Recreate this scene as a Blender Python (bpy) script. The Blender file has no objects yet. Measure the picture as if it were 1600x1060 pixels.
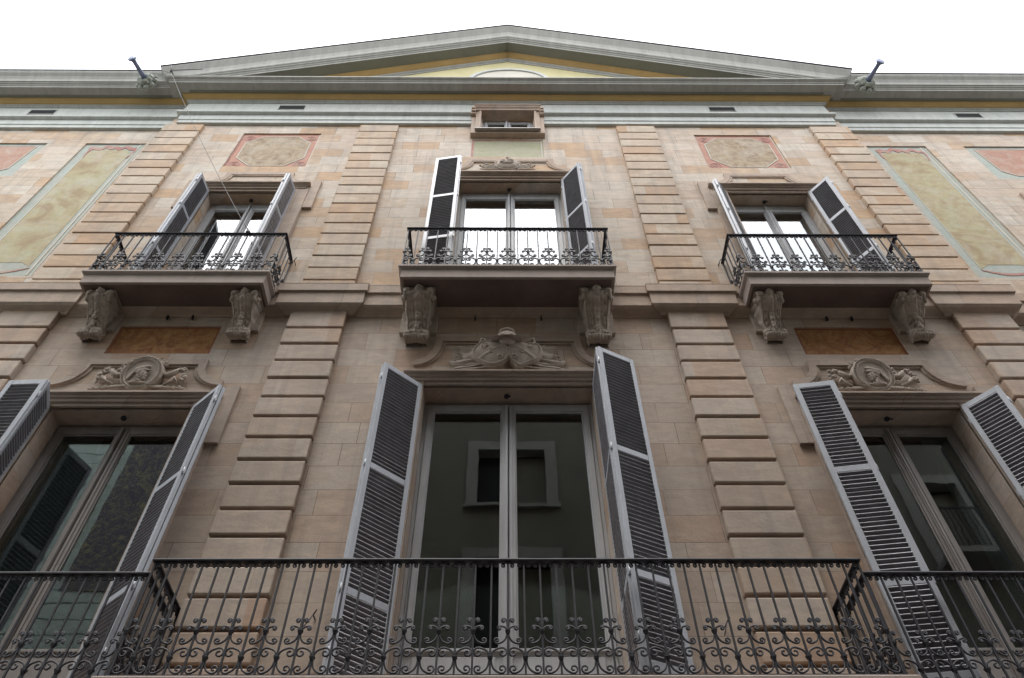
import bpy, math, random
from math import sin, cos, pi, radians, sqrt
from mathutils import Vector, Matrix
random.seed(7)
S = bpy.context.scene
COL = S.collection
# ------------------------------------------------------------------ camera
cam_d = bpy.data.cameras.new("camera"); cam = bpy.data.objects.new("camera", cam_d); COL.objects.link(cam)
S.camera = cam
pit, yaw, rol = 0.90775, 0.01182, -0.00766
fw = Vector((sin(yaw)*cos(pit), cos(yaw)*cos(pit), sin(pit)))
rt = Vector((cos(yaw), -sin(yaw), 0)); up = rt.cross(fw)
rt, up = rt*cos(rol)+up*sin(rol), -rt*sin(rol)+up*cos(rol)
m = Matrix((rt, up, -fw)).transposed().to_4x4(); m.translation = Vector((-0.0157, -6.5, 1.6))
cam.matrix_world = m
cam_d.sensor_width = 36; cam_d.lens = 1220/1600*36; cam_d.clip_end = 500; cam_d.clip_start = 0.05
S.render.resolution_x, S.render.resolution_y = 1024, 678
# ------------------------------------------------------------------ sky, sun, exposure
SUN_EL, SUN_AZ = radians(74), radians(205)
w = bpy.data.worlds.new("World"); S.world = w; w.use_nodes = True
nt = w.node_tree; nt.nodes.clear()
sky = nt.nodes.new('ShaderNodeTexSky'); sky.sky_type = 'NISHITA'; sky.sun_disc = False
sky.sun_elevation = SUN_EL; sky.sun_rotation = SUN_AZ; sky.air_density = 1.0; sky.dust_density = 6.0; sky.ozone_density = 1.0
hs = nt.nodes.new('ShaderNodeHueSaturation'); hs.inputs['Saturation'].default_value = 0.22
bg = nt.nodes.new('ShaderNodeBackground'); bg.inputs['Strength'].default_value = 0.15
wo = nt.nodes.new('ShaderNodeOutputWorld')
cl = nt.nodes.new('ShaderNodeMix'); cl.data_type = 'RGBA'; cl.inputs[0].default_value = .8; cl.inputs[7].default_value = (5.2, 5.4, 5.7, 1)   # even cloud cover over the clear-sky model
nt.links.new(sky.outputs[0], hs.inputs['Color']); nt.links.new(hs.outputs[0], cl.inputs[6]); nt.links.new(cl.outputs[2], bg.inputs[0]); nt.links.new(bg.outputs[0], wo.inputs[0])
sd = bpy.data.lights.new("sun", 'SUN'); sd.energy = 0.6; sd.angle = radians(25); sd.color = (1, .96, .9)
sun = bpy.data.objects.new("sun", sd); COL.objects.link(sun)
sdir = Vector((sin(SUN_AZ)*cos(SUN_EL), cos(SUN_AZ)*cos(SUN_EL), sin(SUN_EL)))
sun.rotation_euler = sdir.to_track_quat('Z', 'Y').to_euler(); sun.location = (0, -10, 40)
S.view_settings.view_transform = 'Standard'; S.view_settings.look = 'None'; S.view_settings.gamma = 1
S.view_settings.exposure = 1.85
S.render.engine = 'CYCLES'
S.cycles.max_bounces = 8; S.cycles.diffuse_bounces = 4; S.cycles.glossy_bounces = 4; S.cycles.transparent_max_bounces = 12

# ------------------------------------------------------------------ mesh helpers
class MB:
    def __init__(s): s.v = []; s.f = []; s.sm = []
    def scale(s, c, k, ky=None): s.v = [(c[0]+(x-c[0])*k, c[1]+(y-c[1])*(ky or k), c[2]+(z-c[2])*k) for x, y, z in s.v]
    def add(s, vs, fs, smooth=False):
        o = len(s.v); s.v += [tuple(p) for p in vs]; s.f += [tuple(i+o for i in f) for f in fs]; s.sm += [smooth]*len(fs)
    def box(s, x0, x1, y0, y1, z0, z1):
        if x0 > x1: x0, x1 = x1, x0
        if y0 > y1: y0, y1 = y1, y0
        if z0 > z1: z0, z1 = z1, z0
        v = [(x, y, z) for x in (x0, x1) for y in (y0, y1) for z in (z0, z1)]
        s.add(v, [(0,1,3,2),(4,6,7,5),(0,4,5,1),(2,3,7,6),(0,2,6,4),(1,5,7,3)])
    def obox(s, c, ux, uy, uz):     # oriented box: centre and three half vectors
        c, ux, uy, uz = map(Vector, (c, ux, uy, uz))
        v = [c+ux*a+uy*b+uz*d for a in (-1,1) for b in (-1,1) for d in (-1,1)]
        s.add(v, [(0,1,3,2),(4,6,7,5),(0,4,5,1),(2,3,7,6),(0,2,6,4),(1,5,7,3)])
    def prism(s, poly, p0, p1):     # poly in (x,z); from depth p0 (back) to p1 (front, towards viewer)
        n = len(poly)
        v = [(x, -p0, z) for x, z in poly]+[(x, -p1, z) for x, z in poly]
        s.add(v, [tuple(range(n)), tuple(range(2*n-1, n-1, -1))]+[(i, (i+1) % n, n+(i+1) % n, n+i) for i in range(n)])
    def strip(s, a, b, p0, p1):     # band between two polylines in (x,z), thick
        for i in range(len(a)-1):
            s.prism([a[i], a[i+1], b[i+1], b[i]], p0, p1)
    def tube(s, pts, r, n=6, cap=True, rr=None, smooth=True, ph=0.0, up=None):
        pts = [Vector(p) for p in pts]; k = len(pts); vs = []; nrm = None
        for i, p in enumerate(pts):
            t = (pts[min(i+1, k-1)]-pts[max(i-1, 0)])
            t = t.normalized() if t.length > 1e-9 else Vector((0, 0, 1))
            if up is not None: nrm = Vector(up); nrm = (nrm-t*nrm.dot(t)).normalized()
            elif nrm is None:
                nrm = t.orthogonal().normalized()
            else:
                nrm = (nrm-t*nrm.dot(t)).normalized()
            bn = t.cross(nrm); q = rr[i] if rr else r
            for j in range(n):
                a = 2*pi*j/n+ph; vs.append(p+nrm*cos(a)*q+bn*sin(a)*q)
        fs = [(i*n+j, i*n+(j+1) % n, (i+1)*n+(j+1) % n, (i+1)*n+j) for i in range(k-1) for j in range(n)]
        if cap: fs += [tuple(range(n-1, -1, -1)), tuple((k-1)*n+j for j in range(n))]
        s.add(vs, fs, smooth)
    def ell(s, c, r, rot=None, nu=12, nv=8, fn=None):
        vs = []; M = rot or Matrix.Identity(3)
        for i in range(nv+1):
            th = pi*i/nv
            for j in range(nu):
                a = 2*pi*j/nu; d = Vector((sin(th)*cos(a), sin(th)*sin(a), cos(th)))
                k = fn(d) if fn else 1
                vs.append(Vector(c)+M @ Vector((d.x*r[0]*k, d.y*r[1]*k, d.z*r[2]*k)))
        s.add(vs, [(i*nu+j, (i+1)*nu+j, (i+1)*nu+(j+1) % nu, i*nu+(j+1) % nu) for i in range(nv) for j in range(nu)], True)
    def grid(s, fn, nu, nv, smooth=True):
        vs = [fn(i/nu, j/nv) for i in range(nu+1) for j in range(nv+1)]
        s.add(vs, [(i*(nv+1)+j, (i+1)*(nv+1)+j, (i+1)*(nv+1)+j+1, i*(nv+1)+j+1) for i in range(nu) for j in range(nv)], smooth)
    def sweep(s, prof, path, closed_back=False):
        # prof: list of (p,z), path: list of (x,y) corners; outward is to the right-hand (front) side; mitred
        k = len(path); vs = []; n = len(prof)
        for i in range(k):
            P = Vector(path[i]); ns = []
            for a, b in ((i-1, i), (i, i+1)):
                if a >= 0 and b < k:
                    d = (Vector(path[b])-Vector(path[a])).normalized(); ns.append(Vector((d.y, -d.x)))
            if len(ns) == 2: mm = (ns[0]+ns[1]); off = mm/(1+ns[0].dot(ns[1]))
            else: off = ns[0]
            for p, z in prof: vs.append((P.x+off.x*p, P.y+off.y*p, z))
        fs = [(i*n+j, i*n+j+1, (i+1)*n+j+1, (i+1)*n+j) for i in range(k-1) for j in range(n-1)]
        fs += [tuple(range(n)), tuple((k-1)*n+j for j in range(n-1, -1, -1))]
        s.add(vs, fs)
    def build(s, name, mat, parent=None, bevel=0, label=None, kind=None):
        me = bpy.data.meshes.new(name); me.from_pydata(s.v, [], s.f); me.validate()
        if len(me.polygons) == len(s.sm): me.polygons.foreach_set('use_smooth', s.sm)
        import bmesh
        bm = bmesh.new(); bm.from_mesh(me); bmesh.ops.recalc_face_normals(bm, faces=bm.faces); bm.to_mesh(me); bm.free()
        me.materials.append(mat); o = bpy.data.objects.new(name, me); COL.objects.link(o)
        if parent: o.parent = parent
        if bevel:
            b = o.modifiers.new('bevel', 'BEVEL'); b.width = bevel; b.segments = 2; b.limit_method = 'ANGLE'; b.harden_normals = False
        if label: o['label'] = label
        if kind: o['kind'] = kind
        return o
def empty(name, parent=None, loc=(0, 0, 0), label=None, cat=None, group=None):
    o = bpy.data.objects.new(name, None); COL.objects.link(o); o.location = loc; o.empty_display_size = .2
    if parent: o.parent = parent
    if label: o['label'] = label
    if cat: o['category'] = cat
    if group: o['group'] = group
    return o

# ------------------------------------------------------------------ materials
def lin(r, g, b):
    f = lambda c: (c/255/12.92 if c/255 <= .04045 else ((c/255+.055)/1.055)**2.4)
    return (f(r), f(g), f(b), 1)
class NT:
    def __init__(s, name):
        s.m = bpy.data.materials.new(name); s.m.use_nodes = True; s.t = s.m.node_tree
        s.b = s.t.nodes['Principled BSDF']; s.tc = s.t.nodes.new('ShaderNodeTexCoord')
    def n(s, typ, **kw):
        x = s.t.nodes.new(typ)
        for k, v in kw.items():
            if k.startswith('i_'):
                key = k[2:].replace('_', ' '); x.inputs[key].default_value = v
            else: setattr(x, k, v)
        return x
    def l(s, a, b): s.t.links.new(a, b)
    def noise(s, scale, detail=4, vec=None, dist=0, rough=.55):
        x = s.n('ShaderNodeTexNoise'); x.inputs['Scale'].default_value = scale; x.inputs['Detail'].default_value = detail
        x.inputs['Roughness'].default_value = rough; x.inputs['Distortion'].default_value = dist
        s.l(vec if vec else s.tc.outputs['Object'], x.inputs['Vector']); return x.outputs['Fac']
    def ramp(s, fac, stops, interp='LINEAR'):
        x = s.n('ShaderNodeValToRGB'); x.color_ramp.interpolation = interp; e = x.color_ramp.elements
        while len(e) < len(stops): e.new(.5)
        for i, (p, c) in enumerate(stops): e[i].position = p; e[i].color = c if len(c) == 4 else (*c, 1)
        s.l(fac, x.inputs['Fac']); return x.outputs['Color']
    def mix(s, fac, a, b, mode='MIX'):
        x = s.n('ShaderNodeMix'); x.data_type = 'RGBA'; x.blend_type = mode
        for k, v in ((0, fac), (6, a), (7, b)):
            if isinstance(v, (int, float)): x.inputs[k].default_value = v
            elif isinstance(v, tuple): x.inputs[k].default_value = v
            else: s.l(v, x.inputs[k])
        return x.outputs[2]
    def math(s, op, a, b=0):
        x = s.n('ShaderNodeMath'); x.operation = op
        for k, v in ((0, a), (1, b)):
            if isinstance(v, (int, float)): x.inputs[k].default_value = v
            else: s.l(v, x.inputs[k])
        return x.outputs[0]
    def bump(s, h, strength=.3, dist=.01):
        x = s.n('ShaderNodeBump'); x.inputs['Strength'].default_value = strength; x.inputs['Distance'].default_value = dist
        s.l(h, x.inputs['Height']); s.l(x.outputs[0], s.b.inputs['Normal'])
    def map(s, scale=(1, 1, 1), loc=(0, 0, 0), rot=(0, 0, 0)):
        x = s.n('ShaderNodeMapping'); x.inputs['Scale'].default_value = scale; x.inputs['Location'].default_value = loc
        x.inputs['Rotation'].default_value = rot; s.l(s.tc.outputs['Object'], x.inputs['Vector']); return x.outputs[0]
def c3(r, g, b): return (r, g, b, 1)

def ashlar(name, pal, row, zoff, bw=.78, joint=True, rough=.85, blotch=.35, dark=c3(.12, .085, .06), xoff=0.0):
    N = NT(name)
    sx = N.n('ShaderNodeSeparateXYZ'); N.l(N.tc.outputs['Object'], sx.inputs[0])
    cb = N.n('ShaderNodeCombineXYZ')
    N.l(N.math('ADD', N.math('ADD', sx.outputs[0], N.math('MULTIPLY', sx.outputs[1], 1.0)), 50+xoff), cb.inputs[0])
    N.l(N.math('ADD', sx.outputs[2], zoff), cb.inputs[1])
    br = N.n('ShaderNodeTexBrick'); br.offset = .43; br.offset_frequency = 2; br.squash = .72; br.squash_frequency = 3
    N.l(cb.outputs[0], br.inputs['Vector'])
    br.inputs['Scale'].default_value = 1; br.inputs['Brick Width'].default_value = bw; br.inputs['Row Height'].default_value = row
    br.inputs['Mortar Size'].default_value = .0045; br.inputs['Mortar Smooth'].default_value = .3; br.inputs['Bias'].default_value = 0
    br.inputs['Color1'].default_value = (0, 0, 0, 1); br.inputs['Color2'].default_value = (1, 1, 1, 1); br.inputs['Mortar'].default_value = (.5, .5, .5, 1)
    base = N.ramp(br.outputs['Color'], pal)
    # veins and patches of iron colour inside the stone
    n1 = N.noise(1.1, 7, N.map((1, 1, 2.6)), 1.2, .62)
    n2 = N.noise(5, 6, N.map((.8, 1, 2.2)), .6, .6)
    n3 = N.noise(60, 3)
    patch = N.ramp(N.math('ADD', N.math('MULTIPLY', n1, .75), N.math('MULTIPLY', br.outputs['Color'], .25)), [(.47, c3(0, 0, 0)), (.6, c3(1, 1, 1))])
    tint = N.mix(N.math('MULTIPLY', patch, blotch), base, N.mix(n2, c3(.40, .22, .11), c3(.44, .31, .21)))
    mott = N.ramp(n2, [(.3, c3(.80, .80, .82)), (.7, c3(1.08, 1.06, 1.04))])
    col = N.mix(.9, tint, mott, 'MULTIPLY')
    fine = N.ramp(n3, [(.3, c3(.88, .88, .88)), (.65, c3(1.04, 1.04, 1.04))])
    col = N.mix(.6, col, fine, 'MULTIPLY')
    # grey rain streaks with their own shape
    st = N.noise(2.2, 5, N.map((2.4, 1, .16)), .3, .6)
    col = N.mix(N.math('MULTIPLY', N.ramp(st, [(.5, c3(0, 0, 0)), (.72, c3(1, 1, 1))]), .4), col, c3(.24, .21, .19))
    pit = N.noise(38, 3, None, .4, .7)
    col = N.mix(N.math('MULTIPLY', N.ramp(pit, [(.66, c3(0, 0, 0)), (.71, c3(1, 1, 1))]), .5), col, c3(.13, .10, .08))
    soot = N.noise(.55, 8, N.map((1, 1, .7)), .8, .66)
    col = N.mix(N.math('MULTIPLY', N.ramp(soot, [(.5, c3(0, 0, 0)), (.7, c3(1, 1, 1))]), .35), col, c3(.22, .185, .16))
    run = N.noise(9, 4, N.map((1.6, 1, .05)), .2, .6)
    col = N.mix(N.math('MULTIPLY', N.ramp(run, [(.6, c3(0, 0, 0)), (.74, c3(1, 1, 1))]), .22), col, c3(.17, .145, .13))
    if joint: col = N.mix(N.math('MULTIPLY', br.outputs['Fac'], N.ramp(N.noise(1.3, 4), [(.4, c3(.12, .12, .12)), (.6, c3(.7, .7, .7))])), col, dark)
    N.l(col, N.b.inputs['Base Color']); N.b.inputs['Roughness'].default_value = rough
    h = N.math('ADD', N.math('MULTIPLY', br.outputs['Fac'], -.8 if joint else 0), N.math('MULTIPLY', N.noise(25, 6), .5))
    N.bump(h, .55, .012)
    return N.m
def paint(name, col, rough=.6, var=.12, dirt=.0, dirtcol=c3(.1, .09, .08), sc=3, metal=0, streak=(1, 1, 1), bump=.08):
    N = NT(name)
    n1 = N.noise(sc, 6, N.map(streak), .4, .6)
    c = N.mix(1.0, col, N.ramp(n1, [(.3, c3(1-var, 1-var, 1-var)), (.7, c3(1+var*.5, 1+var*.5, 1+var*.5))]), 'MULTIPLY')
    if dirt:
        n2 = N.noise(sc*2.7, 8, N.map(streak), .8, .68)
        c = N.mix(N.math('MULTIPLY', N.ramp(n2, [(.52, c3(0, 0, 0)), (.68, c3(1, 1, 1))]), dirt), c, dirtcol)
    N.l(c, N.b.inputs['Base Color']); N.b.inputs['Roughness'].default_value = rough; N.b.inputs['Metallic'].default_value = metal
    N.bump(N.noise(sc*12, 4), bump, .01)
    return N.m
def fresco(name, a, b, cc, sc=2.2, dist=2.5, fade=.35, fadecol=c3(.5, .42, .3), streak=(1, 1, 1), worn=.6):
    N = NT(name); v = N.map(streak)
    n1 = N.noise(sc, 9, v, dist, .62); n2 = N.noise(sc*3.1, 8, v, dist*.7, .65)
    c = N.ramp(n1, [(.33, a), (.5, b), (.66, cc)])
    c = N.mix(N.math('MULTIPLY', N.ramp(n2, [(.5, c3(0, 0, 0)), (.62, c3(1, 1, 1))]), fade), c, fadecol)
    wear = N.noise(1.7, 9, N.map((1, 1, 1), (3, 1, 7)), 1.5, .7)
    c = N.mix(N.math('MULTIPLY', N.ramp(wear, [(.46, c3(0, 0, 0)), (.66, c3(1, 1, 1))]), worn), c, c3(.45, .38, .31))
    c = N.mix(.7, c, N.ramp(N.noise(sc*8, 5, v, 1), [(.35, c3(.85, .85, .85)), (.6, c3(1.05, 1.05, 1.05))]), 'MULTIPLY')
    N.l(c, N.b.inputs['Base Color']); N.b.inputs['Roughness'].default_value = .8
    N.bump(N.noise(40, 4), .08, .01)
    return N.m
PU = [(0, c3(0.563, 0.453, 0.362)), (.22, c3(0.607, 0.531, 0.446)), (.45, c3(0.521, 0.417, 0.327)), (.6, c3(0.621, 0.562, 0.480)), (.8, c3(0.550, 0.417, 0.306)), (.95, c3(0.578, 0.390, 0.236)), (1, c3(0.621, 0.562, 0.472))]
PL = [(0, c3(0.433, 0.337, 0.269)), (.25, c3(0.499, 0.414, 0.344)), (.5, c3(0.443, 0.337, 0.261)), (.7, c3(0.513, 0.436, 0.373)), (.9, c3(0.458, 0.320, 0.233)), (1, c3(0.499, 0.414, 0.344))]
PQ = [(0, c3(0.516, 0.398, 0.300)), (.3, c3(0.555, 0.465, 0.364)), (.55, c3(0.502, 0.364, 0.255)), (.8, c3(0.568, 0.493, 0.396)), (.96, c3(0.528, 0.350, 0.216)), (1, c3(0.528, 0.404, 0.294))]
M = {}
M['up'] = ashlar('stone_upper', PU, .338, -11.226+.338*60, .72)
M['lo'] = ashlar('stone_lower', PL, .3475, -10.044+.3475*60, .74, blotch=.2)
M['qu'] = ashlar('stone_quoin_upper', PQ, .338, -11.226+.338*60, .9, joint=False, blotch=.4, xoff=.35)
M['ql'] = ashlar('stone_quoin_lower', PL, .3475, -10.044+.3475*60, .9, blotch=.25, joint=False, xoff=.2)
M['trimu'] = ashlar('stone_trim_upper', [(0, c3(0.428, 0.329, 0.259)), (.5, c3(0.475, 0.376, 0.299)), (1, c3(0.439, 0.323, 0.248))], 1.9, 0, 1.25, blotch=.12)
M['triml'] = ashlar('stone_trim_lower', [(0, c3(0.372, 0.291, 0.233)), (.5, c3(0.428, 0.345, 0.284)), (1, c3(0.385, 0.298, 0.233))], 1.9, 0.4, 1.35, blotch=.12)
M['slab'] = paint('slab_stone', c3(0.355, 0.288, 0.250), .85, .22, .3, c3(0.192, 0.144, 0.115), 2, streak=(1, 1, .4))
M['darkstone'] = paint('dark_brown_stone', c3(.16, .115, .095), .9, .25, .35, c3(.09, .07, .06), 1.6)  # separate darker brown stone for the balcony slab undersides
M['carve'] = paint('carved_stone', c3(0.411, 0.343, 0.281), .9, .25, .45, c3(0.149, 0.125, 0.107), 7, bump=.5)
M['relief'] = paint('relief_stone', c3(0.436, 0.366, 0.307), .88, .2, .2, c3(0.189, 0.153, 0.130), 9, bump=.3)
M['green'] = paint('grey_green_render', c3(0.495, 0.502, 0.467), .75, .14, .4, c3(0.316, 0.315, 0.296), 1.6, streak=(3.5, 1, .5))
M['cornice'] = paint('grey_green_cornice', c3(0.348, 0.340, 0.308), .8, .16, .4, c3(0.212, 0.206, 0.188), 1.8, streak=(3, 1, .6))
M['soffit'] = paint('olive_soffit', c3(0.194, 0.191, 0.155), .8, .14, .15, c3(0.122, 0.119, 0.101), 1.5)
M['ochre'] = paint('ochre_render', c3(0.372, 0.239, 0.083), .8, .15, .1, c3(0.233, 0.146, 0.070), 2)
M['yellow'] = paint('pale_yellow_render', c3(0.555, 0.495, 0.270), .8, .12, .15, c3(0.525, 0.495, 0.390), 1.4)
M['roofedge'] = paint('roof_edge_metal', c3(.035, .035, .045), .5, .2)
M['iron'] = paint('wrought_iron', c3(.016, .014, .021), .62, .3, .25, c3(.04, .03, .028), 14, metal=0, bump=.15)
M['wood'] = paint('shutter_paint', c3(0.384, 0.396, 0.431), .45, .12, .32, c3(0.247, 0.246, 0.262), 6, streak=(1, 1, .35), bump=.2)
M['slat'] = paint('slat_shade_paint', c3(0.178, 0.173, 0.189), .7, .25, .3, c3(0.106, 0.106, 0.106), 6)  # body colour darkened to carry the shade between the louvres
M['litedge'] = paint('slat_lit_edge_paint', c3(0.486, 0.478, 0.502), .6, .3, .45, c3(0.194, 0.178, 0.178), 9)  # pale tone for the added strips, painting light along the louvre edges
M['frame'] = paint('window_frame_paint', c3(.42, .42, .43), .5, .15, .2, c3(.24, .22, .21), 5, streak=(1, 1, .3))
M['framedk'] = paint('window_frame_aged', c3(.27, .245, .235), .5, .2, .3, c3(.15, .13, .12), 5, streak=(1, 1, .3))
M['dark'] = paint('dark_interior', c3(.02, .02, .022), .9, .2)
M['teal'] = paint('teal_panel', c3(.74, .90, .88), .5, .12)
M['curtain'] = paint('blind_cloth', c3(0.540, 0.540, 0.540), .9, .2, streak=(6, 1, .3))
M['red'] = fresco('red_fresco', c3(0.360, 0.173, 0.122), c3(0.410, 0.223, 0.158), c3(0.432, 0.259, 0.194), 1.6, 1.8, .3, c3(0.446, 0.310, 0.245))
M['pink'] = fresco('pink_fresco_border', c3(0.412, 0.184, 0.131), c3(0.453, 0.221, 0.158), c3(0.474, 0.258, 0.189), 3, 1, .2, c3(0.474, 0.294, 0.225), worn=.25)
M['pinkdk'] = fresco('dark_pink_fresco', c3(.36, .15, .125), c3(.40, .18, .15), c3(.42, .22, .18), 3, 1, .2, c3(.42, .26, .21), worn=.7)
M['tan'] = fresco('tan_fresco', c3(.20, .125, .07), c3(.36, .27, .17), c3(.42, .34, .235), 3.2, 2.2, .5, c3(.25, .165, .10))
M['olive'] = fresco('yellow_fresco', c3(.29, .20, .10), c3(.40, .335, .19), c3(.41, .385, .255), 1.1, 2.0, .38, c3(.32, .22, .12))
M['mint'] = fresco('pale_green_fresco', c3(0.339, 0.375, 0.333), c3(0.369, 0.404, 0.361), c3(0.398, 0.425, 0.389), 2, 1, .2, c3(0.405, 0.389, 0.340))
M['white'] = paint('white_fresco_line', c3(.54, .50, .43), .8, .1)
M['sage'] = fresco('sage_fresco', c3(0.331, 0.324, 0.194), c3(0.360, 0.353, 0.223), c3(0.382, 0.367, 0.245), 1.6, 1.5, .25, c3(0.374, 0.338, 0.230), streak=(1, 1, 3))
M['brown'] = fresco('brown_fresco', c3(0.191, 0.072, 0.025), c3(0.303, 0.123, 0.037), c3(0.383, 0.203, 0.074), 2.6, 3, .5, c3(0.383, 0.217, 0.092), worn=.0)
M['browned'] = paint('brown_fresco_edge', c3(0.260, 0.091, 0.039), .8, .2)
M['zinc'] = paint('zinc_spout', c3(.16, .18, .27), .45, .2, .2, c3(.08, .08, .12), 9, metal=.4)
M['plaster'] = paint('plaster_rosette', c3(.37, .39, .34), .9, .2, .4, c3(.2, .2, .17), 12, bump=.4)
M['cable'] = paint('cable_rubber', c3(.09, .085, .08), .6, .1)
M['asphalt'] = paint('asphalt', c3(0.030, 0.030, 0.031), .9, .3, sc=8)
M['paving'] = paint('paving', c3(0.055, 0.052, 0.050), .85, .2, sc=4)
M['opp'] = paint('opposite_render', c3(0.167, 0.159, 0.131), .85, .2, .4, c3(0.095, 0.089, 0.078), .9, streak=(1, 1, .5))
M['opptrim'] = paint('opposite_trim', c3(0.300, 0.293, 0.273), .85, .15, .2, c3(0.196, 0.189, 0.175), 2)
M['oppteal'] = paint('opposite_courses', c3(0.655, 0.769, 0.721), .85, .15, .2, c3(0.491, 0.557, 0.539), 2)
M['opporn'] = fresco('opposite_ornament', c3(0.108, 0.097, 0.168), c3(0.173, 0.162, 0.199), c3(0.432, 0.400, 0.230), 3.5, 2.5, .5, c3(0.389, 0.356, 0.207), worn=.0)
def glass(name, ior, tint, extra=0.0):
    N = NT(name); N.t.nodes.remove(N.b); out = [x for x in N.t.nodes if x.type == 'OUTPUT_MATERIAL'][0]
    tr = N.n('ShaderNodeBsdfTransparent'); tr.inputs[0].default_value = tint
    gl = N.n('ShaderNodeBsdfGlossy'); gl.inputs['Roughness'].default_value = 0.004
    bp = N.n('ShaderNodeBump'); bp.inputs['Strength'].default_value = .25; bp.inputs['Distance'].default_value = .0035
    N.l(N.noise(1.7, 2), bp.inputs['Height']); N.l(bp.outputs[0], gl.inputs['Normal'])
    fr = N.n('ShaderNodeFresnel'); fr.inputs['IOR'].default_value = ior
    f = N.math('MINIMUM', N.math('ADD', N.math('MULTIPLY', fr.outputs[0], 1.7), extra), .95)
    mx = N.n('ShaderNodeMixShader'); N.l(f, mx.inputs[0]); N.l(tr.outputs[0], mx.inputs[1]); N.l(gl.outputs[0], mx.inputs[2])
    N.l(mx.outputs[0], out.inputs[0]); return N.m
M['glass'] = glass('window_glass', 1.75, c3(.78, .9, .88)); M['glassu'] = glass('upper_window_glass', 1.8, c3(.8, .88, .9), .14); M['glasss'] = glass('side_window_glass', 1.6, c3(.86, .97, .96), .0)

# ================================================================== SETTING
g = MB(); g.add([(-250, -250, -.02), (250, -250, -.02), (250, 250, -.02), (-250, 250, -.02)], [(0, 1, 2, 3)]); g.build('ground', M['paving'], kind='structure')
g = MB(); g.box(-60, 60, -5.6, -1.9, -.016, 0); g.build('road', M['asphalt'], kind='structure')
for y0, y1 in ((-1.9, -.02), (-7.38, -5.6)):
    g = MB(); g.box(-60, 60, y0, y1, -.012, .12); g.build('pavement', M['paving'], kind='structure', bevel=.01)

# ================================================================== PALACE
B = empty('palace_building', label='stone palace facade with pediment, open shutters and iron balconies', cat='building')
WP = .12            # the wings stand back this far
def wall(x0, x1, z0, z1, y, holes, back=.5):
    mb = MB(); xs = sorted({x0, x1, *[h[0] for h in holes], *[h[1] for h in holes]}); zs = sorted({z0, z1, *[h[2] for h in holes], *[h[3] for h in holes]})
    for i in range(len(xs)-1):
        for j in range(len(zs)-1):
            cx, cz = (xs[i]+xs[i+1])/2, (zs[j]+zs[j+1])/2
            if any(h[0] < cx < h[1] and h[2] < cz < h[3] for h in holes): continue
            mb.add([(xs[i], y, zs[j]), (xs[i+1], y, zs[j]), (xs[i+1], y, zs[j+1]), (xs[i], y, zs[j+1])], [(0, 1, 2, 3)])
    for h in holes:
        a, b, c, d, dp = h
        mb.add([(a, y, c), (b, y, c), (b, y, d), (a, y, d), (a, y+dp, c), (b, y+dp, c), (b, y+dp, d), (a, y+dp, d)],
               [(0, 4, 5, 1), (1, 5, 6, 2), (2, 6, 7, 3), (3, 7, 4, 0)]+([(4, 7, 6, 5)] if dp < .2 else []))
    return mb
# openings: cx, half width, floor z, top z
LC = (0.01, 1.06, 4.78, 8.955); LL = (-4.66, .86, 4.78, 8.55); LR = (4.68, .83, 4.78, 8.55)
UC = (0.05, .925, 10.78, 14.58); UL = (-4.55, .735, 10.78, 14.13); UR = (4.62, .72, 10.78, 14.13)
RC = .42
hole = lambda o, d=RC: (o[0]-o[1], o[0]+o[1], o[2], o[3], d)
ZM = 10.75
mb = wall(-7.0, 7.0, ZM, 18.25, 0, [hole(UC), hole(UL), hole(UR), (-.53, .54, 16.6, 17.5, .42),
     (-5.35, -3.78, 15.18, 16.70, .035), (3.80, 5.37, 15.18, 16.70, .035), (-.71, .71, 15.62, 16.42, .02)])
mb.build('wall', M['up'], B)
mb = wall(-7.0, 7.0, 0, ZM, 0, [hole(LC), hole(LL), hole(LR), (-5.31, -3.93, 9.60, 10.195, .03), (3.95, 5.33, 9.60, 10.195, .03),
     (-.9, .9, .1, 3.2, .3), (-5.4, -3.9, .1, 3.2, .3), (3.9, 5.4, .1, 3.2, .3)])
mb.build('wall', M['lo'], B)
WU = (10.6, 10.78, .72, 14.0)
for s in (-1, 1):
    a = lambda u, v: (min(s*u, s*v), max(s*u, s*v))
    mb = wall(*a(7.0, 15), ZM, 18.25, WP, [(*a(7.27, 8.48), 11.62, 16.46, .035), (*a(9.25, 11.9), 15.0, 16.46, .035), (*a(9.9, 11.3), 10.78, 14.0, .42)])
    mb.build('wall', M['up'], B)
    mb = wall(*a(7.0, 15), 0, ZM, WP, [(*a(9.9, 11.3), 4.78, 8.5, .42)]); mb.build('wall', M['lo'], B)
    mb = MB(); mb.box(s*15, s*14.98, 0.14, 9, 0, 18.2); mb.build('wall', M['lo'], B)

# quoin pilasters
def pilaster(xa, xb):
    xa, xb = min(xa, xb), max(xa, xb)
    q = MB(); n = 0
    z = 11.226-.338
    for k in range(18):
        z0 = 11.226+.338*(k-1); z1 = z0+.338
        if z1 > 17.1: z1 = 17.078
        if z0 >= 17: break
        if z0 < 11.0: z0 = 11.0
        j = random.uniform(-.004, .004)
        q.box(xa+j, xb+j, -.075+j, .05, z0+.034, z1)
    q.box(xa+.035, xb-.035, -.016, .05, 10.98, 17.07)
    q.build('quoin_pilaster', M['qu'], B, bevel=.009)
    q = MB()
    for k in range(30):
        z0 = 10.044-.3475*(k-1)-.3475; z1 = z0+.3475
        if k == 0: z1 = 10.47
        if z1 > 10.47: z1 = 10.47
        if z0 < .3: break
        if z1-z0 < .15: continue
        j = random.uniform(-.005, .005)
        q.box(xa+j, xb+j, -.085+j, .05, z0+.045, z1)
    q.box(xa+.04, xb-.04, -.018, .05, 0, 10.44)
    q.build('quoin_pilaster', M['ql'], B, bevel=.014)
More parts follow.
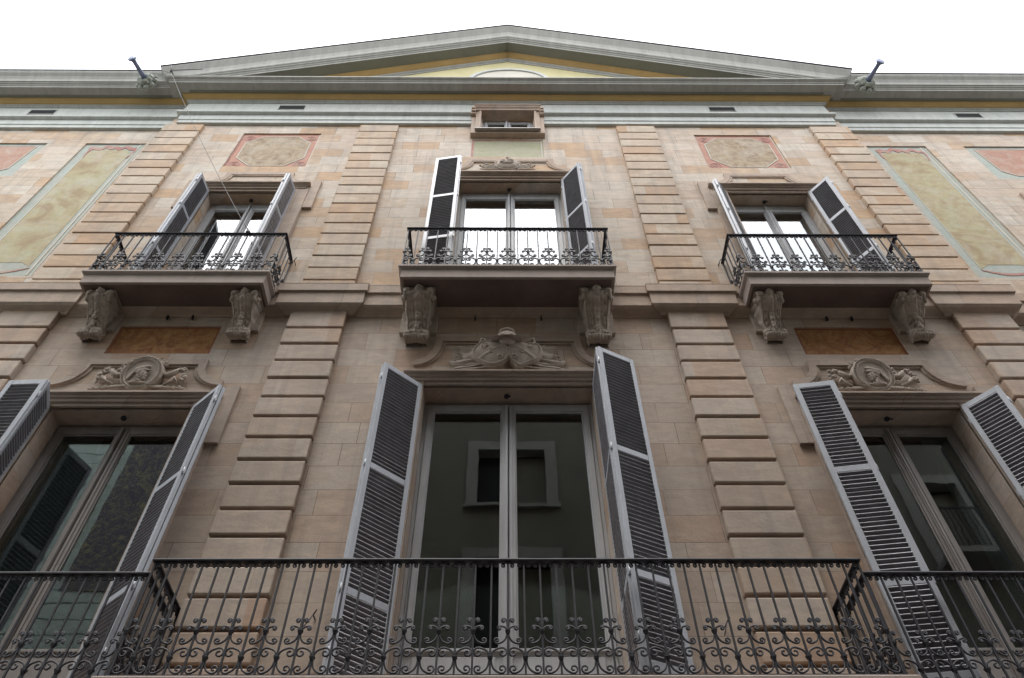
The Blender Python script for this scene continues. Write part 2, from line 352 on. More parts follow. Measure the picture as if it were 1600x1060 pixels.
for xa, xb in ((-3.02, -2.24), (2.24, 3.02), (-7.02, -6.23), (6.23, 7.02)): pilaster(xa, xb)

# string course, breaking forward round the quoins
def scprof(d): return [(-.05, 10.40), (.01+d, 10.40), (.03+d, 10.43), (.11+d, 10.48), (.14+d, 10.52), (.14+d, 10.77), (.17+d, 10.78), (.17+d, 10.945), (.175+d, 10.955), (.02+d, 11.0), (-.05, 11.0)]
sc = MB()
segs = []
Q = .04
path = []
xs = [-7.02, -6.23, -3.02, -2.24, 2.24, 3.02, 6.23, 7.02]
path = [(-15, WP), (-7.10, WP), (-7.10, -Q), (-6.15, -Q), (-6.15, 0), (-3.10, 0), (-3.10, -Q), (-2.16, -Q), (-2.16, 0), (2.16, 0), (2.16, -Q), (3.10, -Q), (3.10, 0), (6.15, 0), (6.15, -Q), (7.10, -Q), (7.10, WP), (15, WP)]
sc.sweep(scprof(0), path); sc.build('string_course', M['trimu'], B, bevel=.004)

# entablature: architrave + frieze (interrupted by the attic window), cornice above
arch = [(-.05, 17.08), (.07, 17.08), (.07, 17.20), (.09, 17.215), (.09, 17.415), (.12, 17.42), (.165, 17.44), (.17, 17.50), (.10, 17.53), (.10, 18.03), (-.05, 18.03)]
H = 6.76
e = MB(); e.sweep(arch, [(-15, WP), (-H, WP), (-H, 0), (-.72, 0)]); e.sweep(arch, [(.73, 0), (H, 0), (H, WP), (15, WP)])
e.build('frieze', M['green'], B, bevel=.004)
full = [(-15, WP), (-H, WP), (-H, 0), (H, 0), (H, WP), (15, WP)]
e = MB(); e.sweep([(-.05, 18.031), (.115, 18.031), (.13, 18.05), (.165, 18.075), (.165, 18.085), (-.05, 18.085)], full); e.build('cornice_moulding', M['cornice'], B)
e = MB(); e.sweep([(-.05, 18.086), (.16, 18.086), (.19, 18.10), (.235, 18.14), (.262, 18.17), (.27, 18.205), (-.05, 18.205)], full); e.build('ochre_band', M['ochre'], B)
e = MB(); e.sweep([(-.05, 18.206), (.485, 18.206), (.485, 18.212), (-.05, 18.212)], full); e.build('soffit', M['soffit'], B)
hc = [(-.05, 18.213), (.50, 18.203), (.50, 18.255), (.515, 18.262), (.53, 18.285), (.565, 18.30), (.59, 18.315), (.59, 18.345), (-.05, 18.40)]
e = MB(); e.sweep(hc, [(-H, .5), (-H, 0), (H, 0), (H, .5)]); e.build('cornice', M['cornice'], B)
sima = [(-.05, 18.213), (.50, 18.203), (.50, 18.255), (.515, 18.262), (.53, 18.285), (.56, 18.30), (.56, 18.33), (.585, 18.335), (.59, 18.37), (.60, 18.43), (.635, 18.50), (.69, 18.56), (.71, 18.60), (.71, 18.64), (-.05, 18.70)]
for s in (-1, 1):
    pth = [(-15, WP), (-H-.1, WP)] if s < 0 else [(H+.1, WP), (15, WP)]
    e = MB(); e.sweep(sima, pth); e.build('cornice', M['cornice'], B)
    e = MB(); e.sweep([(.60, 18.641), (.73, 18.641), (.73, 18.665), (.60, 18.665)], pth); e.build('roof_edge', M['roofedge'], B)
# raking cornice
SL = .412
def rake(prof, name, mat, zclamp=18.352, dp=.003):
    r = MB(); n = len(prof); K = 40; rows = []
    for i in range(-K, K+1):
        row = []
        for p, z in prof:
            pe = max(p, 0)+H; x = pe*i/K
            row.append((x, -(p+dp), max(z-SL*abs(x), zclamp)))
        rows.append(row)
    vs = [v for row in rows for v in row]
    fs = [(i*n+j, i*n+j+1, (i+1)*n+j+1, (i+1)*n+j) for i in range(2*K) for j in range(n-1)]
    r.add(vs, fs)
    # end returns going back over the wing cornice
    for side, row in ((-1, rows[0]), (1, rows[-1])):
        a = row; b = [(x, .6, z) for x, y, z in row]
        r.add(a+b, [(j, j+1, n+j+1, n+j) for j in range(n-1)])
    return r.build(name, mat, ped)
ped = empty('pediment', B)
Z0 = 21.02
rake([(.0, 20.775), (.112, 20.775), (.118, 20.82), (.15, 20.845), (.165, 20.87)], 'inner_moulding', M['cornice'])
rake([(.165, 20.87), (.19, 20.885), (.235, 20.93), (.262, 20.965), (.272, 21.0)], 'ochre_moulding', M['ochre'])
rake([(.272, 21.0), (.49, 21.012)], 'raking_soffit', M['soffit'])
rake([(.49, 21.01), (.50, 21.01), (.50, 21.075), (.515, 21.083), (.53, 21.11), (.56, 21.13), (.56, 21.17), (.575, 21.175), (.59, 21.20), (.595, 21.29), (.62, 21.42), (.675, 21.52), (.71, 21.58), (.71, 21.63), (.0, 21.75)], 'raking_cornice', M['cornice'])
rake([(.60, 21.64), (.735, 21.635), (.735, 21.665), (.6, 21.67)], 'roof_edge', M['roofedge'], 18.5)
t = MB(); t.prism([(-6.6, 18.34), (6.6, 18.34), (0, 21.05)], 0, .1); t.build('tympanum', M['yellow'], ped)
def oval(cx, cz, a, b, n=48): return [(cx+a*cos(2*pi*i/n), cz+b*sin(2*pi*i/n)) for i in range(n+1)]
t = MB(); t.strip(oval(0.03, 19.45, .95, .78), oval(.03, 19.45, .86, .69), .09, .135); t.build('oval_moulding', M['green'], ped)
t = MB(); t.prism(oval(0.03, 19.45, .86, .69)[:-1], .09, .105); t.build('oval_window', M['white'], ped)
# vents in the frieze
for x, z, p in ((-4.6, 17.80, .1), (4.6, 17.80, .1), (-9.95, 17.80, -.02), (9.95, 17.80, -.02)):
    v = empty('vent', B); mb = MB(); mb.strip([(x-.29, z-.12), (x+.29, z-.12), (x+.29, z+.12), (x-.29, z+.12), (x-.29, z-.12)],
        [(x-.275, z-.105), (x+.275, z-.105), (x+.275, z+.105), (x-.275, z+.105), (x-.275, z-.105)], p-.02, p+.012); mb.build('rim', M['green'], v)
    mb = MB(); mb.prism([(x-.275, z-.105), (x+.275, z-.105), (x+.275, z+.105), (x-.275, z+.105)], p-.01, p+.004); mb.build('hole_shade', M['dark'], v)  # dark plate painting the shade inside the open vent hole
# roof behind
rf = MB(); rf.add([(-15, -.3, 18.6), (15, -.3, 18.6), (15, 8, 20.2), (-15, 8, 20.2)], [(0, 1, 2, 3)])
rf.add([(-7.3, .1, 18.5), (0, .1, 21.5), (0, 9, 21.5), (-7.3, 9, 18.5), (7.3, .1, 18.5), (7.3, 9, 18.5)], [(0, 1, 2, 3), (1, 4, 5, 2)]); rf.build('roof', M['roofedge'], B)

# ------------------------------------------------------------------ attic window
aw = empty('attic_window', B)
mb = MB()
def ring(mb, x0, x1, z0, z1, wx, wz0, wz1, p0, p1):
    mb.box(x0, x0+wx, -p1, -p0, z0, z1); mb.box(x1-wx, x1, -p1, -p0, z0, z1)
    mb.box(x0+wx, x1-wx, -p1, -p0, z1-wz1, z1); mb.box(x0+wx, x1-wx, -p1, -p0, z0, z0+wz0)
ring(mb, -.745, .755, 16.49, 17.56, .2, .10, .036, -.02, .12)
ring(mb, -.655, .665, 16.56, 17.555, .07, .05, .03, .12, .155); ring(mb, -.595, .605, 16.58, 17.55, .05, .03, .02, .12, .175)
mb.sweep([(.0, 17.505), (.19, 17.505), (.20, 17.54), (.235, 17.57), (.25, 17.60), (.27, 17.61), (.27, 17.635), (.0, 17.68)], [(-.70, .0), (.71, .0)])
for x in (-.71, .72):
    mb.box(x-.045, x+.045, -.20, -.1, 17.30, 17.50); mb.box(x-.04, x+.04, -.245, -.1, 17.36, 17.505); mb.box(x-.035, x+.035, -.275, -.1, 17.42, 17.50)
mb.build('surround', M['trimu'], aw, bevel=.006)
mb = MB(); mb.box(-.66, .67, -.20, -.156, 16.545, 16.572); mb.build('sill', M['framedk'], aw)
def casements(parent, x0, x1, z0, z1, y, fw_, mat, mull=.05, kick=0, pane=True, top=.05, gl='glass', hr=None):
    """outer frame and two casements with a pane each"""
    f = MB(); f.box(x0, x0+fw_, y-.03, y+.05, z0, z1); f.box(x1-fw_, x1, y-.03, y+.05, z0, z1); f.box(x0+fw_, x1-fw_, y-.03, y+.05, z1-top, z1)
    f.build('frame', mat, parent, bevel=.006)
    cx = (x0+x1)/2
    for a, b, s in ((x0+fw_+.004, cx-.004, -1), (cx+.004, x1-fw_-.004, 1)):
        c = MB(); st = mull; zt = z1-top-.005
        c.box(a, a+st, y-.045, y+.005, z0, zt); c.box(b-st, b, y-.045, y+.005, z0, zt)
        c.box(a+st, b-st, y-.045, y+.005, zt-(hr or st*1.1), zt); c.box(a+st, b-st, y-.045, y+.005, z0, z0+st+kick)
        # stepped mouldings round the glass
        c.box(a+st, a+st+.018, y-.03, y+.002, z0+st+kick, zt-(hr or st*1.1)); c.box(b-st-.018, b-st, y-.03, y+.002, z0+st+kick, zt-(hr or st*1.1))
        c.box(a+st+.018, b-st-.018, y-.03, y+.002, zt-(hr or st*1.1)-.018, zt-(hr or st*1.1))
        if kick > .2:
            c.box(a+st+.04, b-st-.04, y-.055, y-.045, z0+.14, z0+st+kick-.08)
            c.box(a+.01, b-.01, y-.07, y-.045, z0+st+kick-.03, z0+st+kick)
        if s < 0:       # half-round cover strips on the meeting stiles
            c.box(b-.045, b, y-.066, y-.045, z0, zt); c.box(b-.03, b-.004, y-.08, y-.066, z0, zt)
        else:
            c.box(a+.012, a+.04, y-.058, y-.045, z0, zt)
        c.build('casement', mat, parent, bevel=.004)
        if pane:
            g_ = MB(); g_.box(a+st+.018, b-st-.018, y-.016, y-.010, z0+st+kick, zt-(hr or st*1.1)-.018); g_.build('pane', M[gl], parent)
casements(aw, -.53, .54, 16.6, 17.49, .10, .05, M['frame'])
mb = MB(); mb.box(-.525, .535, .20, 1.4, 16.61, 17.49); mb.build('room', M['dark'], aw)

# ------------------------------------------------------------------ window surrounds
def bell(cx, hf, he, zt, zb, n=14, o=0.0):
    L = []
    for i in range(n+1):
        a = pi/2*i/n; L.append((cx-he+(he-hf)*cos(a)-0, zt-(zt-zb)*sin(a)))
    L = [(cx-he+(he-hf)*cos(pi/2*i/n), zt-(zt-zb)*sin(pi/2*i/n)) for i in range(n, -1, -1)]   # from end to corner
    R = [(2*cx-x, z) for x, z in reversed(L)]
    return L+R
def offset_bell(cx, hf, he, zt, zb, d, n=14):
    L = []
    for i in range(n, -1, -1):
        a = pi/2*i/n; ra, rb = (he-hf)-d, (zt-zb)
        L.append((cx-he+max(ra, .02)*cos(a), zt-(rb-d*1.0)*sin(a)+(0 if i else d)))
    R = [(2*cx-x, z) for x, z in reversed(L)]
    return L+R
def surround(parent, o, mat, bandw, ear, earh, flat, ends, zpt, zpb, pr=.05, y=0):
    cx, hw, zf, zt = o
    s_ = MB()
    for s in (-1, 1):
        xi = cx+s*hw; xo = cx+s*(hw+bandw)
        s_.box(xi, xo, y-pr, y+.02, zf, zt+.16); s_.box(xi+s*.045, xo, y-pr-.018, y-pr, zf, zt-.0)
        if ear: s_.box(xo, xo+s*ear, y-pr, y+.02, zt-earh, zt+.36)
    # moulded head
    hb = hw+bandw*.55
    s_.sweep([(-.02, zt), (.035, zt), (.035, zt+.045), (.03, zt+.052), (.065, zt+.052), (.068, zt+.092), (.06, zt+.10), (.09, zt+.105), (.10, zt+.125), (.095, zt+.132), (.145, zt+.138), (.145, zt+.165), (.02, zt+.20), (-.02, zt+.20)],
             [(cx-hb, y+.01), (cx-hb, y), (cx+hb, y), (cx+hb, y+.01)])
    a = bell(cx, flat, ends, zpt, zpb); b = offset_bell(cx, flat, ends, zpt, zpb, .10)
    s_.strip(a, b, -y-.01, -y+(.045 if zt < 10 else .03))
    a2 = bell(cx, flat-.035, ends-.02, zpt-.035, zpb-.0); s_.strip(a, a2, -y-.01, -y+.022)
    s_.build('surround', mat, parent, bevel=.005)
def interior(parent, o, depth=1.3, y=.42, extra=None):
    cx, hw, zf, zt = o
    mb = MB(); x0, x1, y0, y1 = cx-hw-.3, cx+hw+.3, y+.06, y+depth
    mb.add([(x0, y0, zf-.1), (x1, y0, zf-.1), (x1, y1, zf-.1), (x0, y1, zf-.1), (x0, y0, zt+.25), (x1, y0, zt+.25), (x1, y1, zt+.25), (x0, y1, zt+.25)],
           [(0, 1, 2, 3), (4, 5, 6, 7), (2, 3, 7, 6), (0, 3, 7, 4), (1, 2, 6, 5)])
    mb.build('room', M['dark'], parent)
def soffit_lamp(parent, x, y, z):
    mb = MB(); mb.ell((x, y, z-.02), (.035, .035, .03)); mb.tube([(x, y, z), (x+.02, y-.03, z-.05), (x+.05, y-.04, z-.06)], .01); mb.build('hook', M['iron'], parent)
WIN = {}
for key, o, mat, fm, bandw, ear, flat, ends, zpt, zpb in (
        ('LC', LC, 'triml', 'framedk', .20, 0, .875, 1.22, 9.82, 9.33), ('LL', LL, 'triml', 'framedk', .32, .16, .69, 1.09, 9.33, 8.93), ('LR', LR, 'triml', 'framedk', .32, .16, .69, 1.09, 9.33, 8.93),
        ('UC', UC, 'trimu', 'frame', .22, 0, .725, 1.33, 15.39, 14.93), ('UL', UL, 'trimu', 'frame', .30, .16, .52, 1.0, 14.79, 14.40), ('UR', UR, 'trimu', 'frame', .30, .16, .52, 1.0, 14.79, 14.40)):
    wn = empty('window', B); WIN[key] = wn
    surround(wn, o, M[mat], bandw, ear, .62, flat, ends, zpt, zpb)
    low = key[0] == 'L'
    casements(wn, o[0]-o[1], o[0]+o[1], o[2], o[3]-.03, .31 if low else .26, .045, M[fm] if key != 'LC' else M['frame'], .075 if low else .06, .70 if low else .55, top=.05, gl='glass' if key == 'LC' else ('glasss' if low else 'glassu'), hr=None if low else .17)
    interior(wn, o)
    soffit_lamp(wn, o[0]-.02, .15, o[3])
# wing windows: only their edge shows
for s in (-1, 1):
    wn = empty('window', B); o = (s*10.6, .7, 10.78, 14.0)
    surround(wn, o, M['trimu'], .30, .3, .35, .75, 1.15, 14.6, 14.35, y=WP)
    casements(wn, o[0]-.7, o[0]+.7, o[2], o[3]-.03, .43+.0, .045, M['frame'], .06, .5); interior(wn, o, y=.54)
    wn = empty('window', B); o = (s*10.6, .7, 4.78, 8.5)
    surround(wn, o, M['triml'], .30, .0, .35, .75, 1.15, 9.2, 8.85, y=WP)
    casements(wn, o[0]-.7, o[0]+.7, o[2], o[3]-.03, .43, .045, M['frame'], .06, .5); interior(wn, o, y=.54)
# inner teal shutters seen through the side windows, blinds in the upper ones
def inner_shutter(parent, x0, y0, x1, y1, z0, z1, mat):
    mb = MB(); d = Vector((x1-x0, y1-y0, 0)); L = d.length; d.normalize(); nn = Vector((-d.y, d.x, 0))
    if nn.y > 0: nn = -nn
    c = Vector((x0+x1, y0+y1, 0))/2; c.z = (z0+z1)/2
    mb.obox(c, d*L/2, nn*.018, Vector((0, 0, (z1-z0)/2)))
    nz = 3; hh = (z1-z0)/nz
    for k in range(nz):
        cz = z0+hh*(k+.5)
        for (du, dz, uu, zz) in ((-L*.32, 0, .012, hh*.40), (L*.32, 0, .012, hh*.40), (0, hh*.40, L*.32, .012), (0, -hh*.40, L*.32, .012)):
            mb.obox(Vector((c.x, c.y, cz+dz))+d*du+nn*.024, d*uu, nn*.01, Vector((0, 0, zz)))
    mb.build('inner_shutter', mat, parent, bevel=.004)
inner_shutter(WIN['LL'], -5.50, .365, -4.96, .40, 4.9, 8.42, M['teal'])
inner_shutter(WIN['LR'], 5.48, .365, 5.12, .41, 4.9, 8.42, M['teal'])
for k in ('UC', 'UL', 'UR'):
    o = {'UC': UC, 'UL': UL, 'UR': UR}[k]
    mb = MB(); mb.grid(lambda u, v: (o[0]-o[1]+.06+u*(2*o[1]-.12), .40+.015*sin(u*60), o[2]+.1+v*(o[3]-o[2]-.2)), 90, 2); mb.build('curtain', M['curtain'], WIN[k])
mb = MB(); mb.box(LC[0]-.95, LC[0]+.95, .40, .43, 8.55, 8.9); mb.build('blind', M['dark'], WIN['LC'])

# ------------------------------------------------------------------ shutters
def leaf(parent, a, b, z0, z1, rails, pitch=.052, tilt=1, face=1):
    """one louvred leaf between plan points a and b"""
    a = Vector((a[0], -a[1], 0)); b = Vector((b[0], -b[1], 0)); d = b-a; L = d.length; d.normalize(); n = Vector((-d.y, d.x, 0))*face
    up_ = Vector((0, 0, 1)); st = .058; th = .02
    nv = n if n.dot(Vector((0, -6.5, 0))-(a+b)/2) > 0 else -n   # louvres slope up and away from the street side
    f = MB()
    def bx(mb, u0, u1, za, zb, t=th, off=0): mb.obox(a+d*((u0+u1)/2)+up_*((za+zb)/2)+n*off, d*((u1-u0)/2), n*t, up_*((zb-za)/2))
    bx(f, 0, st, z0, z1); bx(f, L-st, L, z0, z1)
    zs = [z0, *rails, z1]; hr = .038
    bx(f, st, L-st, z1-.075, z1, th-.001); bx(f, st, L-st, z0, z0+.10, th-.001)
    for r in rails: bx(f, st, L-st, r-hr, r+hr, th-.001)
    f.build('leaf_frame', M['wood'], parent, bevel=.004)
    s_ = MB(); no = MB()
    lo = z0+.10; segs_ = []
    for r in list(rails)+[None]:
        hi = (r-hr) if r else z1-.075
        segs_.append((lo, hi)); lo = (r+hr) if r else hi
    for lo, hi in segs_:
        k = max(1, int((hi-lo)/pitch)); pp = (hi-lo)/k
        for i in range(k):
            zc = lo+pp*(i+.5)
            j = random.gauss(0, .03)
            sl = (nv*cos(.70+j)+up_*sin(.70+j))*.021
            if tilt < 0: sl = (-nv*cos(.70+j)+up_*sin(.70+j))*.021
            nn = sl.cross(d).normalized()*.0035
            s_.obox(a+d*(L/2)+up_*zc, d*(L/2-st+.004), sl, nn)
            e_ = sl if sl.dot(nv) > 0 else -sl          # added strip, its pale colour imitating light on the street-side edge
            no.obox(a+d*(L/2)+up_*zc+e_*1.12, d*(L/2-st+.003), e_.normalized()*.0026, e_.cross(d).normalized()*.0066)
    s_.build('slats', M['slat'], parent); no.build('slat_lit_edge', M['litedge'], parent)
    return a, b
def hinges(parent, x, p, zs, h=.05):
    mb = MB()
    for z in zs:
        mb.tube([(x, -p, z-h), (x, -p, z+h)], .009, 8); mb.box(x-.022, x+.022, -p-.003, -p+.003, z-h*.7, z+h*.7)
    mb.build('hinge', M['wood'], parent)
def shutter(pts, z0, z1, rails, thick=False, face=1, label=None, tilt=1):
    sh = empty('shutter', B)
    if label: sh['label'] = label
    for i in range(len(pts)-1):
        a, b = pts[i], pts[i+1]
        leaf(sh, a, b, z0, z1-.006*i, rails, tilt=tilt, face=face)
    if thick:       # second leaf folded flat against the first
        a, b = Vector(pts[0]), Vector(pts[1]); d = (b-a).normalized(); n = Vector((-d.y, d.x))*thick*.048
        leaf(sh, a+n+d*.02, b+n, z0, z1-.01, rails, face=face, tilt=-1)
    zz = [z1-.25]+list(rails)+[z0+.3]
    m_ = pts[1]; hinges(sh, m_[0], m_[1]+.004, zz); hinges(sh, pts[0][0], pts[0][1], zz)
    return sh
LZ = (5.76, 7.28); SZ = (5.80, 7.17); UZ = (11.78, 13.02); UCZ = (11.77, 13.1)
shutter([(-1.075, .04), (-1.50, .41)], 4.84, 8.93, LZ, thick=1, label='white louvred shutter folded half open left of the large central door')
shutter([(1.08, .04), (1.075, .66), (1.52, .44)], 4.84, 8.93, LZ, face=1, label='white louvred shutter in a zigzag right of the large central door')
shutter([(-3.77, .05), (-3.37, .40)], 4.84, 8.53, SZ, thick=-1, label='louvred shutter seen edge-on beside the lower left door')
shutter([(-5.53, .04), (-5.37, .47), (-5.82, .45)], 4.84, 8.53, SZ, label='louvred shutter at the left edge of the photo')
shutter([(3.82, .04), (3.83, .47), (3.37, .40)], 4.84, 8.53, SZ, label='louvred shutter in a zigzag left of the lower right door')
shutter([(5.50, .06), (5.82, .40)], 4.84, 8.53, SZ, thick=-1, label='louvred shutter at the right edge of the photo')
shutter([(-.90, .03), (-.82, .52), (-1.27, .45)], 10.84, 14.55, UCZ, label='white shutter left of the upper central door')
shutter([(.985, .04), (1.28, .40)], 10.84, 14.55, UCZ, thick=-1, label='white shutter right of the upper central door')
shutter([(-5.285, .03), (-5.32, .40)], 10.84, 14.10, UZ, thick=1, label='white shutter left of the upper left door')
shutter([(-3.80, .03), (-3.84, .39)], 10.84, 14.10, UZ, thick=-1, label='white shutter right of the upper left door')
shutter([(3.87, .03), (3.63, .32)], 10.84, 14.10, UZ, thick=1, label='white shutter left of the upper right door')
shutter([(5.345, .04), (5.60, .36)], 10.84, 14.10, UZ, thick=-1, label='white shutter right of the upper right door')

# ------------------------------------------------------------------ wrought iron
def scroll(p0, t0, c, R, a0, turn, r1=.22, loops=1.15):
    """curve from p0 (tangent t0) flowing into a spiral about c; turn=+1 ccw"""
    e0 = Vector((c[0]+R*cos(a0), c[1]+R*sin(a0))); te = Vector((-sin(a0), cos(a0)))*turn
    p0 = Vector(p0); t0 = Vector(t0).normalized(); L = (e0-p0).length; pts = []
    for i in range(7):
        t = i/7; h00 = 2*t**3-3*t**2+1; h10 = t**3-2*t**2+t; h01 = -2*t**3+3*t**2; h11 = t**3-t**2
        pts.append(p0*h00+t0*L*1.3*h10+e0*h01+te*L*1.3*h11)
    n = 12
    for i in range(n+1):
        t = i/n; a = a0+turn*2*pi*loops*t; r = R*(1-(1-r1)*t)
        pts.append(Vector((c[0]+r*cos(a), c[1]+r*sin(a))))
    return pts
def iron_side(P0, P1, z0, H_, n, first_A=True, bars=None, orn=None, skip0=False, RS=.007):
    """railing panel from plan P0 to P1 (x,y); n = number of bays"""
    P0, P1 = Vector(P0), Vector(P1); d = (P1-P0); L = d.length; d.normalize(); s = L/n; k = s/.139; nrm = Vector((-d.y, d.x, 0))
    W = lambda u, h: Vector((P0.x+d.x*u, P0.y+d.y*u, z0+h*H_))
    units = {}
    def tb(pts, u0, r=.0, key=None):
        r = RS*(1 if r == 0 else .9)
        (units.setdefault(key, MB()) if callable(orn) else orn).tube([W(u0+q[0]*k, q[1]) for q in pts], r, 4, smooth=True, up=nrm, ph=pi/4)
    for i in range(n+1):
        u = i*s; A = (i % 2 == 0) == first_A
        bb = MB() if callable(bars) or (skip0 and i == 0) else bars
        x, y = W(u, 0).x, W(u, 0).y
        bb.obox((x, y, z0+H_*.5), d.to_3d()*.0078, nrm*.0078, (0, 0, H_*.5-.012))
        hc_ = .36 if A else .145
        for dz, w_ in ((0, .017), (.012, .02), (-.014, .013)): bb.obox((x, y, z0+H_*hc_+dz), d.to_3d()*w_, nrm*w_, (0, 0, .007))
        if callable(bars): bars(bb)
        for sg in (-1, 1):
            if (i == 0 and sg < 0) or (i == n and sg > 0): continue
            f = lambda pts: [(q[0]*sg, q[1]) for q in pts]
            key = i if A else i+sg
            # little scroll under the handrail
            tb(f(scroll((.006, .978), (1, .25), (.036, .953), .021, pi/2, -1)), u, .005, key)
            if A:
                tb(f(scroll((.008, .335), (.15, -1), (.086, .287), .026, -pi*.55, 1)), u, key=key)
                tb(f(scroll((.006, .375), (.5, 1), (.066, .388), .019, pi*.55, -1)), u, key=key)
                tb(f(scroll((.004, .405), (.25, 1), (.034, .452), .018, pi*.6, -1)), u, key=key)
            else:
                tb(f(scroll((.010, .165), (.1, 1), (.096, .188), .042, pi*.6, -1)), u, key=key)
                tb(f(scroll((.010, .125), (.05, -1), (.094, .062), .036, -pi*.6, 1)), u, key=key)
    if callable(orn):
        for q in units.values(): orn(q)
def railing(bal, X0, X1, p, z0, H_, n, ns, wally=0, individual=False):
    RS = .0088 if individual else .0105
    orn = MB(); bars = MB()
    def one(bb): bb.build('baluster', M['iron'], bal)
    iron_side((X0, -p), (X1, -p), z0, H_, n, bars=one if individual else bars, orn=lambda q: q.build('scrollwork', M['iron'], bal), RS=RS)
    sb = MB()
    for X in (X0, X1): iron_side((X, -p), (X, wally-.02), z0, H_, ns, first_A=True, bars=sb, orn=orn, skip0=True, RS=RS)
    orn.build('side_scrollwork', M['iron'], bal, kind='stuff')
    if not individual: bars.v += []; 
    allb = MB(); allb.add(bars.v, bars.f); allb.add(sb.v, sb.f)
    allb.build('balusters', M['iron'], bal, kind='stuff')
    hr = MB()
    path = [(X0, wally), (X0, -p), (X1, -p), (X1, wally)]
    hr.sweep([(-.024, z0+H_-.012), (.024, z0+H_-.012), (.027, z0+H_), (.018, z0+H_+.014), (-.018, z0+H_+.014), (-.027, z0+H_), (-.024, z0+H_-.012)], path)
    hr.build('handrail', M['iron'], bal)
    lr = MB(); lr.sweep([(-.02, z0-.016), (.02, z0-.016), (.02, z0+.012), (-.02, z0+.012), (-.02, z0-.016)], path); lr.build('bottom_rail', M['iron'], bal)
def slab(bal, X0, X1, p, zb, zt, mat, top=.04, wally=0):
    s_ = MB()
    prof = [(-.30, zb), (-.03, zb), (-.03, zt-.085), (-.015, zt-.075), (.0, zt-.06), (.012, zt-.05), (.012, zt-.012), (0, zt), (-.30, zt)]
    s_.sweep(prof, [(X0, wally), (X0, -p), (X1, -p), (X1, wally)])
    s_.box(X0+.05, X1-.05, -p+.05, wally+.05, zb+.012, zt-.01)
    s_.build('slab', mat, bal, bevel=.004)
    u_ = MB(); u_.box(X0+.07, X1-.07, -p+.07, wally-.005, zb-.006, zb+.02); u_.build('slab_underside', M['darkstone'], bal)
def corbel(parent, xc, w, zt, zb, proj, seed):
    """carved S-shaped console with volutes and acanthus"""
    rnd = random.Random(seed); Hh = zt-zb; c = MB()
    ph = [rnd.uniform(0, 6.28) for _ in range(8)]
    prof = [(proj*.80, 1.0), (proj*.98, .93), (proj*1.0, .82), (proj*.88, .71), (proj*.66, .60), (proj*.50, .50), (proj*.40, .40), (proj*.33, .30), (proj*.31, .22), (proj*.40, .16), (proj*.42, .08), (proj*.30, .01), (proj*.10, -.02)]
    def pf(t):
        x = t*(len(prof)-1); i = min(int(x), len(prof)-2); f = x-i; f = f*f*(3-2*f)*.4+f*.6
        return prof[i][0]*(1-f)+prof[i+1][0]*f, prof[i][1]*(1-f)+prof[i+1][1]*f
    def fn(t, v):
        p, h = pf(t); u = v*2-1
        ww = w/2*(.66+.36*max(0, (h-.2)/.8)**.9)*(1+.045*sin(h*23+ph[0]))
        if h < .2: ww *= 1.06
        au = abs(u)
        edge = .020*(au > .82)*(1 if .2 < h < .8 else .3)                 # rolled edges
        mid = .030*math.exp(-(u/.16)**2)*(1+.6*sin(h*46+ph[1]))            # central spine with beads
        lobe = abs(sin(h*26+2.6*au+ph[2]))**.5; leafy = .016*lobe*sin(au*3.1)+.012*abs(sin(u*11+h*5))*(1-au)-.030*math.exp(-((au-.55)/.10)**2)*max(0, sin(h*40+ph[3]))**4
        fall = 1-au**6*.9
        pp = p+(mid+leafy)*fall+edge-.06*au**8*(h > .2)
        return (xc+u*ww, -max(pp, .0), zb+h*Hh)
    c.grid(fn, 84, 40)
    # side cheeks
    for s in (-1, 1):
        def fs(t, v, s=s):
            x, y, z = fn(t, 0 if s < 0 else 1); return (x-s*.004+s*.012*sin(t*40+v*9)*(v > .05)*(v < .95), y*(1-v)+.03*v, z)
        c.grid(fs, 60, 8)
        # volutes
        pv, rv = proj*.78, Hh*.125
        x0 = xc+s*w*.5
        pts = []
        for i in range(26):
            a = -1.2+i*.42; r = rv*(1-i/30); pts.append((x0-s*.02+s*.02*(i/26), -(pv+r*cos(a)), zt-Hh*.16+r*sin(a)))
        c.tube(pts, .018, 6, rr=[.024*(1-i/40) for i in range(26)])
        c.ell((x0, -pv, zt-Hh*.16), (.045, rv*.5, rv*.5), nu=8, nv=6)
        c.ell((xc+s*w*.36, -proj*.33, zb+Hh*.09), (.035, .055, .055), nu=8, nv=6)
        # upper leaf tips curling out
        c.ell((xc+s*w*.40, -proj*1.0, zt-Hh*.10), (.05, .04, .055), nu=8, nv=6, fn=lambda d: 1+.2*sin(d.x*9+d.z*7))
    c.ell((xc, -proj*1.03, zt-Hh*.06), (w*.14, .05, .06), nu=10, nv=8, fn=lambda d: 1+.18*sin(d.x*8+d.z*11))
    c.ell((xc+.01, -proj*1.05, zt-.03), (.06, .03, .022), nu=8, nv=6)
    for k in range(5):   # hanging husks and rolled foot
        c.ell((xc, -(proj*(.46 if k > 2 else .60-.02*k)), zb+Hh*(.62-.1*k)), (.035, .03, .045), nu=8, nv=6)
    for k in range(7):
        u = -1+2*k/6
        c.ell((xc+u*w*.33, -proj*.36, zb+.01), (.035, .045, .05), nu=8, nv=6, fn=lambda d: 1+.2*sin(d.z*9+k))
    # cap block
    c.box(xc-w*.56, xc+w*.56, -proj*.98, .02, zt-.02, zt+.015); c.box(xc-w*.62, xc+w*.62, -proj*.15, .02, zb+Hh*.3, zt-.02)
    c.build('bracket', M['carve'], parent)
